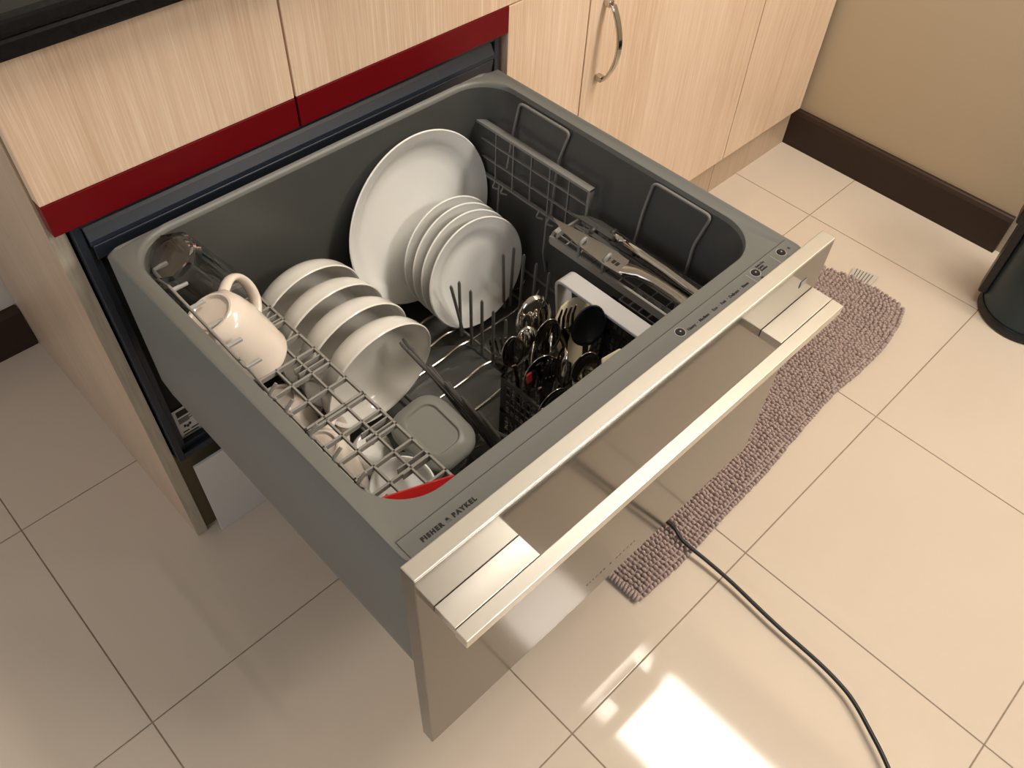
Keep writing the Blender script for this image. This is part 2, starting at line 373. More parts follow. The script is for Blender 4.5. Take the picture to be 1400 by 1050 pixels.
text('cycle_lettering', 'Heavy  \u00b7  Medium  \u00b7  Eco  \u00b7  Fast  \u00b7  Delicate  \u00b7  Rinse', M['ink'], tb, .0047, (.3870, -.5315, ZX), bold=.00012, spacing=1.03)
sub(MB().box(.0188, .5795, -.5170, -.5163, ZRM - .001, ZRM + .00008).build('groove_line', M['shelfg2'], tb), tb)
text('option_lettering', 'Extra Dry\nQuick\nSanitise', M['ink'], tb, .0036, (.5170, -.5225, ZX), bold=.0001)
sub(MB().box(.507, .511, -.5372, -.5344, ZX, ZX + .0002).build('lock_symbol', M['ink'], tb), tb)
sub(MB().lathe([(0, .0003), (.0022, .0003), (.0022, 0)], 6, Matrix.Translation((.5590, -.5360, ZX))).build('status_light', M['inkg'], tb), tb)
sub(MB().prism([(.5695, -.5275), (.5720, -.5255), (.5720, -.5295)], ZX, ZX + .0003).build('start_symbol', M['ink'], tb), tb)
for sx in (.4985, .5440): sub(MB().box(sx, sx + .0005, -.5375, -.5215, ZX, ZX + .0001).build('divider_line', M['bhandle'], tb), tb)
# embossed ribs on right wall
def rib(y0_, y1_, zt, zb0, zb1):
    xw = xi1 - .0045
    pts = arc([(xw - .014, y0_ + .006, zb0), (xw - .006, y0_ + .004, .590), (xw, y0_, zt), (xw, y1_, zt), (xw - .006, y1_ + .010, .588), (xw - .014, y1_ + .008, zb1)], .008)
    sub(MB().tube(pts, .0021, 6).build('wall_rib', M['shelfg'], tb, smooth=True), tb)
rib(-.1115, -.2035, .634, .53, .50); rib(-.344, -.431, .636, .50, .48)
# rotor in tub floor
rt = sub(MB().lathe([(0, .334), (.11, .332), (.118, .334), (.12, .342), (.112, .346), (.05, .348), (.02, .354), (0, .354)], 48, Matrix.Translation((.30, -.27, 0))).build('filter_plate', M['tub'], tb, smooth=True), tb)
# front panel
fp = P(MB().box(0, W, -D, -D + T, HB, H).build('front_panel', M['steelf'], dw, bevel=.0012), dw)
fp['label'] = 'stainless steel front'
sub(MB().box(0.0004, W - .0004, -D - .0002, -D + T + .0001, H - .0030, H + .0006).build('top_edge', M['steel'], fp, bevel=.0009), fp)
for xa, xb in ((.0172, .1167), (.4872, .5885)):
    sub(MB().box(xa, xb, -.5902, -D - .0002, .5885, .6000).build('handle_bracket', M['steel'], fp, bevel=.0006), fp)
sub(MB().box(.0163, .5885, -.6055, -.5908, .5872, .6002).build('handle_bar', M['steel'], fp, bevel=.0008), fp)['label'] = 'flat bright steel bar'
text('etched_lettering', 'FISHER & PAYKEL', M['inkg'], fp, .0066, (.2955, -D - .0001, .3120), (PI / 2, 0, 0), .0001, 1.9, 'CENTER')
sub(MB().box(.548, .560, -D - .0008, -D - .0001, .6235, .6325).build('clear_sticker', M['frost'], fp, bevel=.0003), fp)

# ------------------------------------------------------------------ racks (things in the tub)
rk = empty('dish_rack', (0.3, -0.25, .36), 'dark wire dish rack with upright tines filling the dishwasher tub', 'rack')
def W_(o): return P(o, rk)
ZW = .372
for y in (-.062, -.112, -.153, -.183, -.233, -.281, -.331, -.381, -.431):
    pts = [(.072, y, .385), (.085, y, ZW), (.19, y, ZW), (.255, y, ZW + .008), (.285, y, ZW), (.345, y, ZW + .001), (.368, y - .002, ZW + .010), (.392, y - .006, ZW + .008), (.42, y, ZW), (.480, y, ZW), (.502, y, ZW + .008), (.525, y, ZW), (.535, y, .385)]
    W_(MB().tube(arc(pts, .012), .0019, 8).build('wire', M['satin'], rk, smooth=True))['label'] = 'shiny cross wire'
for x in (.085, .255, .395, .502, .532):
    W_(MB().tube([(x, -.05, ZW + .005), (x, -.46, ZW + .005)], .0020, 8).build('wire', M['rackd'], rk, smooth=True))
W_(MB().tube(arc([(.068, -.05, .40), (.068, -.462, .40), (.535, -.462, .40), (.535, -.05, .40), (.066, -.05, .40)], .02), .0022, 8).build('outer_wire', M['rackd'], rk, smooth=True))
for x in (.165, .240):
    W_(MB().tube([(x, -.06, .4120), (x, -.255, .4120)], .0022, 8).build('bowl_rail', M['rackd'], rk, smooth=True))
tine = None
def add_tine(p0, p1):
    global tine
    p0 = Vector(p0); p1 = Vector(p1)
    if tine is None:
        tine = MB().tube([(0, 0, 0), (0, 0, .97), (0, 0, 1)], .0023, 8, rs=[.0023, .0023, .0013]).build('tine', M['rackd'], rk, smooth=True); o = tine
    else: o = dup(tine, rk)
    m = frame_z(p0 - rk.location, p1 - p0); m = m @ Matrix.Diagonal((1, 1, (p1 - p0).length, 1)); o.matrix_basis = m
for x, y in ((.3834, -.184), (.3834, -.207), (.3819, -.2310), (.3797, -.2555), (.3810, -.2780)): add_tine((x + .006, y + .018, ZW), (x, y + .0135, .4875))
add_tine((.3945, -.166, ZW), (.3684, -.1705, .4890))
for y in (-.184, -.2044, -.2290, -.2540, -.279): add_tine((.486, y + .015, ZW), (.4870, y + .0135, .4875))
add_tine((.476, -.166, ZW), (.4661, -.1705, .4875))
for k, y in enumerate((-.222, -.230, -.262, -.290, -.316, -.342)):
    add_tine((.294 - .002 * k, y - .095, ZW + .006), (.2405 + .004 * k, y, .512 - .008 * k)); add_tine((.287 - .002 * k, y - .085, ZW + .004), (.2480 + .004 * k, y + .004, .510 - .010 * k))
add_tine((.300, -.30, ZW), (.262, -.40, .47)); add_tine((.305, -.345, ZW), (.268, -.43, .46))
# cup shelves: flat lattices hung along the left wall
def shelf(ya, yb, z, notch, seamgap):
    m = MB(); xa, xb = .0635, .1405; th = .0016
    def bx(a, b, c, d, hh=.0050): m.box(a, b, c, d, z - hh, z)
    bx(xa, xa + .003, ya, yb); bx(xb - .003, xb, ya, yb); bx(.0870, .0896, ya, yb); bx(.1135, .1161, ya, yb)
    n = round((yb - ya) / .0285)
    for k in range(n + 1):
        y = ya + (yb - ya - .0022) * k / n
        bx(xa, xb, y, y + .0028, .007)
    m2 = m
    for yy in notch:
        m2.box(.103, .1405, yy - .005, yy - .0035, z - .010, z); m2.box(.103, .1405, yy + .0035, yy + .005, z - .010, z)
    o = W_(m.build('cup_shelf', M['rack'], rk, bevel=.0004, seg=1)); o['label'] = 'grey plastic lattice cup shelf'
    return o
s1 = shelf(-.288, -.050, .560, (-.13, -.215), 0)
s2 = shelf(-.452, -.2905, .560, (-.335, -.395), 0)
for s_, ys in ((s1, (-.262, -.232)), (s2, (-.305, -.345, -.385, -.420))):
    for y in ys:
        t_ = MB().tube(arc([(.065, y, .560), (.058, y, .572), (.070, y, .582)], .004), .0021, 6).build('tooth', M['rack'], s_, smooth=True); sub(t_, s_)
fr = W_(MB().tube(arc([(.060, -.058, .6355), (.0445, -.058, .6365), (.0445, -.2305, .6265), (.060, -.2305, .6265)], .003), .0020, 8).build('folded_lip', M['rack'], rk, smooth=True))
for k in range(6):
    y = -.058 - (.2305 - .058) * k / 5; z = .6365 - .010 * k / 5
    sub(MB().box(.0445, .0625, y - .0021, y + .0021, z - .0018, z + .0018).build('tooth', M['bhandle'], fr, bevel=.0008), fr)
for y in (-.07, -.22):
    sub(MB().tube([(.0445, y, .632), (.056, y, .590), (.064, y, .560)], .0015, 6).build('hinge_arm', M['rack'], fr, smooth=True), fr)
# folded side shelf on the right wall
m = MB(); X_ = .5425
ya, yb, za, zb = -.2485, -.0385, .5205, .6065
def zt(y): return zb
m.box(X_ - .007, X_ + .004, ya - .004, yb + .004, zb - .003, zb + .001)
m.box(X_ - .0025, X_ + .0025, ya, yb, za - .002, za + .0015)
m.box(X_ - .005, X_ + .004, yb, yb + .004, za, zb); m.box(X_ - .005, X_ + .004, ya - .004, ya, za + .01, zb)
for k in range(1, 6): y = yb + (ya - yb) * k / 6; m.box(X_ - .002, X_ + .002, y - .0009, y + .0009, za, zb)
for k in range(1, 3): z = za + (zb - za) * k / 3; m.box(X_ - .0018, X_ + .0018, ya, yb, z - .0009, z + .0009)
for y in (-.075, -.092, -.165, -.185): m.tube(arc([(X_ - .002, y, za), (X_ - .008, y, za - .008), (X_ - .002, y - .008, za - .010)], .003), .0016, 6)
for y in (-.085, -.182): m.tube([(X_ - .004, y, za), (X_ - .01, y - .004, .46), (X_ + .004, y - .004, .40)], .0020, 6)
ss = W_(m.build('side_shelf', M['shelfg'], rk, bevel=.0004, seg=1)); ss['label'] = 'upright folded grid shelf at the right wall'
# knife shelf
m = MB()
zk = .558
m.box(.4785, .4825, -.475, -.243, zk - .012, zk + .001); m.box(.538, .541, -.475, -.243, zk - .010, zk)
m.prism([(.4785, -.243), (.4825, -.2455), (.5095, -.2395), (.508, -.236), (.488, -.238)], zk - .012, zk + .001)
m.box(.4785, .541, -.244, -.241, zk - .010, zk)
for k in range(10): y = -.262 - k * .023; m.box(.4825, .538, y, y + .0016, zk - .010, zk - .007)
for x in (.497, .512, .526): m.box(x, x + .0016, -.475, -.243, zk - .010, zk - .007)
ks = W_(m.build('knife_shelf', M['rack'], rk, bevel=.0005, seg=1)); ks['label'] = 'long grey plastic knife shelf'
for y in (-.292, -.333):
    sub(MB().tube(arc([(.4800, y, zk - .002), (.4800, y, zk + .020), (.4915, y, zk + .0235), (.4920, y, zk + .010)], .004), .0028, 6).build('clip', M['shelfg'], ks, smooth=True), ks)
for y, x in ((-.305, .536), (-.345, .536), (-.285, .520)):
    sub(MB().tube(arc([(x, y, zk), (x, y, zk + .018), (x - .010, y, zk + .021), (x - .011, y, zk + .008)], .004), .0028, 6).build('clip', M['basket'], ks, smooth=True), ks)
# low lattice
m = MB()
for k in range(8): y = -.345 - k * .0155; m.box(.500, .545, y, y + .0016, .492, .496)
for x in (.500, .512, .528, .5435): m.box(x, x + .0016, -.47, -.345, .492, .496)
W_(m.build('low_lattice', M['bhandle'], rk))

# ------------------------------------------------------------------ crockery
def nrm(tilt, yaw): return Vector((math.sin(yaw) * math.cos(tilt), -math.cos(yaw) * math.cos(tilt), math.sin(tilt)))
def plate_prof(R, depth, flat, th=.0032):
    top = [(0, -depth), (flat * .8, -depth), (flat, -depth + .0006), (flat + (R - flat) * .25, -depth + depth * .42), (flat + (R - flat) * .55, -depth + depth * .72), (R - .004, -.0012), (R - .0016, 0), (R, -.0012)]
    bot = [(R - .001, -.0030), (R - .006, -.0042), (flat + (R - flat) * .5, -depth * .36 - th), (flat + .006, -depth - th * .8), (flat, -depth - th - .0012), (flat - .006, -depth - th - .0012), (flat - .009, -depth - th), (0, -depth - th)]
    return top + bot
def bowl_prof(R, depth, base, th=.003):
    top = [(0, -depth)] ; n = 9
    for k in range(n + 1):
        t = k / n; top.append((base * .75 + (R - .003 - base * .75) * math.sin(t * PI / 2) ** .95, -depth + (depth - .001) * (1 - math.cos(t * PI / 2)) ** 1.05 + (0.002 if k == 0 else 0) * 0))
    top += [(R - .0012, 0), (R, -.0012)]
    bot = [(R - .0004, -.003)]
    for k in range(n, -1, -1):
        t = k / n; bot.append((base * .75 + th + (R - .004 - base * .75) * math.sin(t * PI / 2) ** .95, -depth - th + (depth + th - .005) * (1 - math.cos(t * PI / 2)) ** 1.05))
    bot += [(base * .72, -depth - th - .003), (base * .66, -depth - th - .003), (base * .62, -depth - th), (0, -depth - th)]
    return top + bot
LPm = frame_z((.4135, -.0625, .5090), nrm(math.radians(7.9), math.radians(2.4)))
lp = MB().lathe(plate_prof(.1286, .0165, .100), 96).build('dinner_plate', M['porc'], None, smooth=True, ang=60, mtx=LPm)
tag(lp, 'large white dinner plate standing behind the small plates', 'plate')
n_ = nrm(math.radians(11.0), math.radians(-1.8))
prev = None
lab = ['white side plate nearest the large dinner plate, rearmost of the four', 'white side plate second from the large dinner plate',
       'white side plate just behind the frontmost side plate', 'frontmost white side plate, its whole round face showing behind the tines']
for i in range(4):
    mt = frame_z((.438 - .001 * i, -.0955 - .0190 * i, .4565), n_)
    if prev is None: o = prev = MB().lathe(plate_prof(.0855, .0125, .054), 80).build('side_plate', M['porc'], None, smooth=True, ang=60, mtx=mt)
    else: o = dup(prev, None, mt)
    tag(o, lab[i], 'plate', 'small plates standing in the rack')
lab = ['white bowl nearest the back wall of the tub, rearmost of the four', 'white bowl second from the back wall of the tub',
       'white bowl just behind the frontmost bowl', 'frontmost white bowl with its whole hollow face showing']
prev = None
for i in range(4):
    mt = frame_z((.198 + .001 * i, -.0965 - .0460 * i, .4890), nrm(math.radians(-5), math.radians(1.5)))
    if prev is None: o = prev = MB().lathe(bowl_prof(.0805, .040, .046), 80).build('cereal_bowl', M['porc2'], None, smooth=True, ang=60, mtx=mt)
    else: o = dup(prev, None, mt)
    tag(o, lab[i], 'bowl', 'white bowls standing in a row')
# mugs: local z from mouth (0) to base (h)
def make_mug(R, h, m, label, mtx, hang=0.0, group=None, flare=.0):
    root = empty('mug', (0, 0, 0), label, 'mug', group); root.matrix_basis = mtx
    out = [(R, 0), (R + .0006, .002), (R, .006), (R + flare * .3, h * .35), (R - .001, h * .65), (R - .004, h * .85), (R * .82, h * .955), (R * .70, h * .985), (R * .66, h + .001), (R * .60, h + .001), (R * .56, h - .0025), (0, h - .003)]
    inn_ = [(0, h - .008), (R * .6, h - .009), (R * .82, h * .88), (R - .0035, h * .6), (R - .0035, .004), (R - .002, .0004), (R, 0)]
    MB().lathe(out + inn_[:-1], 64, closed=False).add([], []).build('body', m, root, smooth=True, ang=50)
    pts = []; 
    for k in range(15):
        a = -PI / 2 + PI * k / 14; rr = 1.0
        pts.append((R - .004 + .035 * max(0, math.cos(a)) ** .7 * rr, 0, h * .54 + h * .34 * math.sin(a)))
    rs = [.0062] * 15
    hd = MB()
    k0 = 0; loops = []
    for k, p_ in enumerate(pts):
        a = -PI / 2 + PI * k / 14; t = Vector((-math.sin(a), 0, math.cos(a))); nn = Vector((math.cos(a), 0, math.sin(a))); bb = Vector((0, 1, 0))
        loops.append([tuple(Vector(p_) + nn * (.0042 * math.cos(q * PI / 5)) + bb * (.0074 * math.sin(q * PI / 5))) for q in range(10)])
    ho_ = hd.loft(loops).build('handle', m, root, smooth=True, ang=70)
    ho_.rotation_euler = (0, 0, hang)
    return root
def hang_for(mtx, d):
    v = mtx.to_3x3().inverted() @ Vector(d); return math.atan2(v.y, v.x)
mt = frame_z((.0850, -.1570, .5475), (-.33, .15, .93))
make_mug(.0410, .088, M['cream'], 'large cream mug lying upside down on the left cup shelf under the teeth', mt, hang_for(mt, (.75, .65, .1)), flare=.002)
mt = frame_z((.100, -.180, .386), (-.10, .12, .98))
make_mug(.036, .092, M['cream'], 'cream mug upside down below the cup shelf, beside the bowls', mt, hang_for(mt, (.9, .3, 0)), 'mugs below the cup shelf')
mt = frame_z((.098, -.268, .386), (-.12, .10, .98))
make_mug(.036, .092, M['cream'], 'cream mug upside down below the cup shelf, nearer the drawer front', mt, hang_for(mt, (.75, .65, 0)), 'mugs below the cup shelf')
# small white cup with grey mark
root = empty('cup', (0, 0, 0), 'small white cup with a grey leaf mark under the shelf beside the front bowl', 'cup')
root.matrix_basis = frame_z((.156, -.262, .382), (-.05, 0, 1))
MB().lathe([(.027, 0), (.0272, .002), (.026, .02), (.0235, .036), (.019, .040), (.017, .0412), (.015, .0402), (0, .0400), (0, .037), (.016, .037), (.021, .033), (.0245, .01), (.0258, .0004)], 48).build('body', M['porc'], root, smooth=True, ang=50)
MB().prism([(-.003, -.001), (-.0015, .004), (.001, .0055), (.003, .003), (.0022, 0), (.006, -.002), (.002, -.003)], .0400, .0408).build('leaf_mark', M['inkg'], root)
# glass tumbler: local z mouth -> base, eight flat sides near the base
g = empty('glass_tumbler', (0, 0, 0), 'clear octagonal glass tumbler upside down in the back left corner', 'glass')
g.matrix_basis = frame_z((.1085, -.0585, .5525), (-.42, -.03, .90))
gl = []
for rr, z, sq in ((.0375, 0, 0), (.0372, .02, .2), (.036, .05, .7), (.0345, .09, 1), (.033, .106, 1), (.029, .112, 1)):
    loop = []
    for k in range(48):
        a = 2 * PI * k / 48; q = ((a + PI / 8) % (PI / 4)) - PI / 8; f = 1 + sq * (math.cos(PI / 8) / math.cos(q) - 1) * 1.0
        loop.append((rr * f * math.cos(a), rr * f * math.sin(a), z))
    gl.append(loop)
gi = [[(rr * math.cos(2 * PI * k / 48), rr * math.sin(2 * PI * k / 48), z) for k in range(48)] for rr, z in ((.024, .100), (.029, .094), (.0325, .05), (.0352, .002))]
mm = MB(); mm.loft(gi + gl, True, True)
gb = mm.build('body', M['glass'], g, smooth=True, ang=25)
# plastic containers
def container(name, label, cat, origin, axis, sx, sy, h, mbody, mlid, xref=(1, 0, 0)):
    r = empty(name, (0, 0, 0), label, cat); r.matrix_basis = frame_z(origin, axis, xref)
    R2 = lambda e, rad, z: rrect(-sx / 2 + e, sx / 2 - e, -sy / 2 + e, sy / 2 - e, rad, z, 8)
    MB().loft([R2(.010, .014, 0.0), R2(.008, .016, .002), R2(.002, .018, h - .012), R2(.0, .02, h - .010), R2(0, .02, h - .008), R2(.0035, .018, h - .008), R2(.0045, .017, h - .012), R2(.0115, .014, .004)], True, True).build('body', mbody, r, smooth=True, ang=40)
    if mlid:
        l = MB().loft([R2(-.001, .026, h - .013), R2(-.003, .028, h - .012), R2(-.003, .028, h - .006), R2(.0005, .026, h - .001), R2(.008, .021, h + .0025), R2(.011, .018, h + .0045), R2(.0135, .016, h + .0045), R2(.0155, .014, h + .0020)], True, True).build('lid', mlid, r, smooth=True, ang=40)
        l['label'] = 'frosted lid with raised rim'
    return r
container('food_container', 'frosted grey plastic food container with raised rim lid beside the frontmost bowl', 'container', (.2180, -.3120, .392), (-.16, -.10, 1), .073, .094, .068, M['clearp'], M['frost'])
container('food_tub', 'clear plastic tub lying under the cup shelf next to the frosted container', 'container', (.154, -.352, .392), (-.25, -.1, 1), .062, .092, .060, M['clearp'], None)
# white dish and red board
dsh = MB().lathe(plate_prof(.036, .010, .024), 64).build('small_dish', M['porc'], None, smooth=True, ang=60, mtx=frame_z((.107, -.3900, .5175), (-.30, -.32, .95)))
tag(dsh, 'small white dish under the front end of the cup shelf', 'dish')
mred = frame_z((.0890, -.4390, .5975), (-.20, -.80, .60), (.058, -.0285, 0))
rb = MB().prism([(-.040, 0), (.040, 0), (.036, -.04), (.026, -.066), (-.022, -.066), (-.034, -.045)], -.0015, .0015, mred).build('red_board', M['redp'], None, bevel=.0006)
tag(rb, 'bright red plastic board tucked into the front left corner of the tub', 'cutting board')

# ------------------------------------------------------------------ cutlery basket
bk = empty('cutlery_basket', (.40, -.41, .375), 'dark grey mesh cutlery basket with broad light grey handle', 'basket')
def B_(o): return P(o, bk)
bx0, bx1, by0, by1, bz0, bz1 = .3035, .5060, -.482, -.337, .376, .500
def wall(p0, p1):
    m = MB(); p0 = Vector(p0); p1 = Vector(p1); d = p1 - p0; Lw = d.length; d.normalize(); nn = Vector((-d.y, d.x, 0))
    mt_ = Matrix((d, nn, Vector((0, 0, 1)))).transposed().to_4x4(); mt_.translation = p0
    hh = bz1 - bz0
    m.box(0, Lw, -.0015, .0015, hh - .007, hh, mt_); m.box(0, Lw, -.0012, .0012, 0, .006, mt_); m.box(0, Lw, -.0012, .0012, hh * .5 - .005, hh * .5 + .003, mt_)
    m.box(0, .007, -.0012, .0012, 0, hh, mt_); m.box(Lw - .007, Lw, -.0012, .0012, 0, hh, mt_)
    k = 0
    n = int(Lw / .0085)
    for i in range(1, n):
        x = Lw * i / n; m.box(x - .0010, x + .0010, -.0010, .0010, 0, hh, mt_)
    for i in range(1, 9):
        z = hh * i / 9; m.box(0, Lw, -.0009, .0009, z - .0010, z + .0010, mt_)
    return B_(m.build('mesh_wall', M['basket'], bk))
wall((bx0, by0, bz0), (bx0, by1, bz0)); wall((bx0, by1, bz0), (bx1, by1, bz0)); wall((bx1, by1, bz0), (bx1, by0, bz0)); wall((bx1, by0, bz0), (bx0, by0, bz0))
m = MB()
for i in range(10): x = bx0 + (bx1 - bx0) * i / 9; m.box(x - .001, x + .001, by0, by1, bz0, bz0 + .002)
for i in range(8): y = by0 + (by1 - by0) * i / 7; m.box(bx0, bx1, y - .001, y + .001, bz0, bz0 + .002)
B_(m.build('mesh_floor', M['basket'], bk))
hx0, hx1, hz = .4035, .4290, .5850
loops = []
path = arc([(by1 - .001, .495), (by1 + .010, hz), (by0 + .002, hz), (by0 + .008, .495)] and [(0, by1 - .002, .47), (0, -.322, hz), (0, -.470, hz), (0, by0 + .004, .47)], .012, 6)
for k, p_ in enumerate(path):
    t = (path[min(k + 1, len(path) - 1)] - path[max(k - 1, 0)]).normalized(); nn = Vector((0, -t.z, t.y))
    a, b_ = p_ + nn * .0022, p_ - nn * .0022
    loops.append([(hx0, a.y, a.z), (hx1, a.y, a.z), (hx1, b_.y, b_.z), (hx0, b_.y, b_.z)])
B_(MB().loft(loops).build('handle', M['bhandle'], bk, smooth=True, ang=40, bevel=.001))['label'] = 'broad light grey arched handle'

# ------------------------------------------------------------------ cutlery
def spoon_mesh(L_, bw, bl, depth, hw=.004):
    """head at top; concave side faces +y"""
    m = MB(); n = 14; rings = 7
    k0 = len(m.v); m.v.append((0, -depth, L_ - bl / 2))
    for i in range(1, rings + 1):
        r = i / rings
        for j in range(n * 2):
            a = 2 * PI * j / (n * 2); wv = bw / 2 * (1 - .10 * math.sin(a)); 
            m.v.append((r * wv * math.cos(a), -depth * (1 - r ** 2.2), L_ - bl / 2 + r * bl / 2 * math.sin(a)))
    N2 = n * 2
    for j in range(N2): m.f.append((k0, k0 + 1 + j, k0 + 1 + (j + 1) % N2))
    for i in range(rings - 1):
        for j in range(N2):
            a = k0 + 1 + i * N2; m.f.append((a + j, a + (j + 1) % N2, a + N2 + (j + 1) % N2, a + N2 + j))
    zn = L_ - bl + .002
    hl = [(hw * .55, zn, .0), (hw * .5, zn - .012, .004), (hw * .55, zn * .6, .005), (hw * 1.1, zn * .25, .003), (hw * 1.25, .012, 0), (hw * .9, .002, -.001)]
    m.loft([[(-w_, y + .0006, z), (w_, y + .0006, z), (w_, y - .0006, z), (-w_, y - .0006, z)] for w_, z, y in hl])
    return m
def fork_mesh(L_, bw=.022, tl=.040):
    m = MB(); zt_ = L_ - tl
    for k in range(4):
        x = -bw / 2 + .0015 + k * (bw - .003) / 3
        m.loft([[(x - r, y - .0007, z), (x + r, y - .0007, z), (x + r, y + .0007, z), (x - r, y + .0007, z)] for r, z, y in ((.0017, zt_ - .002, -.003), (.0015, zt_ + tl * .5, -.003), (.0012, L_ - .008, 0), (.0006, L_, .002))])
    hl = [(bw / 2, zt_, -.003), (bw / 2 - .001, zt_ - .010, -.004), (.0045, zt_ - .022, -.001), (.0025, zt_ - .034, .002), (.0028, zt_ * .5, .004), (.005, .02, .001), (.004, .002, 0)]
    m.loft([[(-w_, y + .0007, z), (w_, y + .0007, z), (w_, y - .0007, z), (-w_, y - .0007, z)] for w_, z, y in hl])
    return m
def stand(o, head, lean, face, L_):
    """head = world position of the head centre; lean = direction of the handle from base to head; face = direction the concave side looks"""
    z = Vector(lean).normalized(); y = Vector(face); y = (y - z * y.dot(z)).normalized(); x = y.cross(z)
    m = Matrix((x, y, z)).transposed().to_4x4(); m.translation = Vector(head) - z * L_; o.matrix_basis = m
GC = 'cutlery heads up in the basket'
def spoon(head, lean, face, L_, bw, bl, dp, label, name='spoon', matn='chrome'):
    o = spoon_mesh(L_, bw, bl, dp).build(name, M[matn], None, smooth=True, ang=60, solid=.0011)
    stand(o, head, lean, face, L_ - bl / 2); tag(o, label, 'spoon', GC); return o
def fork(head, lean, face, L_, label, bw=.022, tl=.038):
    o = fork_mesh(L_, bw, tl).build('fork', M['chrome'], None, smooth=True, ang=40)
    stand(o, head, lean, face, L_ - tl / 2); tag(o, label, 'fork', GC); return o
spoon((.3530, -.3365, .5655), (.03, .10, 1), (.25, .75, -.3), .200, .046, .068, .011, 'large serving spoon with bright rounded back, tallest in the basket', 'serving_spoon')
spoon((.3040, -.3530, .5555), (-.08, .06, 1), (-.25, -.75, .5), .190, .029, .052, .006, 'small dark tablespoon leaning on the left edge of the basket')
spoon((.3050, -.3980, .5565), (-.06, -.05, 1), (-.30, -.75, .5), .190, .043, .064, .007, 'broad tablespoon with red tag, its hollow reflecting fork tines')
spoon((.3355, -.3815, .5575), (.05, .02, 1), (.6, -.6, .3), .190, .032, .054, .006, 'tablespoon turned edge-on in the middle of the basket')
spoon((.3330, -.4040, .5525), (.06, -.08, 1), (.75, -.45, .3), .185, .032, .056, .006, 'dark tablespoon in the middle, behind the front spoon')
spoon((.2980, -.4270, .5335), (-.05, -.10, 1), (-.2, -.8, .6), .165, .042, .060, .006, 'wide spoon half hidden by the drawer rim at the front left of the basket')
spoon((.3380, -.4420, .5350), (.05, -.15, 1), (.1, .6, -.8), .165, .048, .068, .008, 'dark serving spoon pressed against the drawer rim', 'serving_spoon')
spoon((.3270, -.3530, .5560), (-.02, .08, 1), (.3, .7, .2), .188, .030, .050, .006, 'tablespoon with its back toward the frontmost spoon, left of the tall serving spoon')
spoon((.3480, -.3660, .5600), (.04, .03, 1), (-.3, -.8, .45), .190, .034, .056, .006, 'tablespoon in front of the tall serving spoon, hollow side forward')
spoon((.3180, -.3740, .5520), (-.06, .04, 1), (.5, -.7, .4), .185, .030, .052, .006, 'tablespoon between the small dark one and the broad red-tagged one')
spoon((.3560, -.4200, .5450), (.07, -.06, 1), (-.4, -.8, .4), .180, .034, .054, .006, 'tablespoon below the black ladle beside the whisk')
fork((.3745, -.3700, .5765), (.04, .06, 1), (-.3, -.9, .2), .205, 'fork with four dark upright tines against the cream paddle', .021, .036)
fork((.3050, -.3300, .5430), (-.12, .10, 1), (-.6, -.6, .4), .175, 'fork leaning out at the back left corner of the basket')
fork((.3140, -.4050, .5640), (-.02, -.04, 1), (-.3, -.8, .4), .190, 'fork standing in front of the broad red-tagged spoon', .018, .040)
rt_ = MB().box(-.0035, .0035, -.0012, .0012, -.007, .007).build('red_tag', M['redt'], None, mtx=frame_z((.2870, -.3960, .5610), (-.1, .05, 1)))
tag(rt_, 'small red plastic handle end beside the broad tablespoon', 'handle')
# black ladle and whisk
bl_ = spoon_mesh(.175, .040, .066, .012, .005).build('black_ladle', M['black'], None, smooth=True, ang=60, solid=.002)
stand(bl_, (.3830, -.3960, .5640), (.04, 0, 1), (-.5, -.8, .3), .130); tag(bl_, 'black plastic serving ladle beside the basket handle', 'ladle')
wk = empty('whisk', (.372, -.412, .415), 'small wire whisk between the spoons and the basket handle', 'whisk')
for k in range(5):
    a = PI * k / 5; pts = []
    for q in range(17):
        b_ = PI * q / 16; r_ = .018 * math.sin(b_); zz = .110 + .030 * (1 - math.cos(b_)) * .5
        rr = .016 * math.sin(b_ if b_ < PI / 2 else b_) ; s_ = -1 if q < 8 else 1
        u = -math.cos(b_) * .016; pts.append((u * math.cos(a), u * math.sin(a), .09 + .042 * math.sin(b_)))
    MB().tube([(0.002 * math.cos(a + PI), .002 * math.sin(a + PI), .06)] + pts + [(0.002 * math.cos(a), .002 * math.sin(a), .06)], .0006, 5).build('wire_loop', M['chrome'], wk, smooth=True)
MB().tube([(0, 0, -.02), (0, 0, .062)], .005, 12).build('grip', M['satin'], wk, smooth=True)
# cream paddle and cream scraper
pd = MB().prism([(-.006, -.17), (.006, -.17), (.006, -.058), (.018, -.046), (.0255, -.025), (.027, -.002), (.025, .016), (.018, .028), (.009, .034), (0, .036), (-.009, .034), (-.018, .028), (-.025, .016), (-.027, -.002), (-.0255, -.025), (-.018, -.046), (-.006, -.058)], -.0014, .0014,
               frame_z((.4030, -.3600, .5400), (-.35, -.9, .25), (1, -.35, 0))).build('rice_paddle', M['creamp'], None, bevel=.001)
tag(pd, 'cream plastic paddle standing behind the basket handle', 'paddle')
sp = MB().prism([(-.005, -.14), (.005, -.14), (.006, -.03), (.018, -.012), (.020, .020), (.008, .028), (-.014, .020), (-.018, -.012), (-.006, -.03)], -.0014, .0014,
               frame_z((.3720, -.4520, .5500), (-.5, -.6, .6), (1, -.5, 0))).build('scraper', M['creamp'], None, bevel=.001)
tag(sp, 'cream plastic scraper corner showing at the drawer rim in the basket', 'scraper')

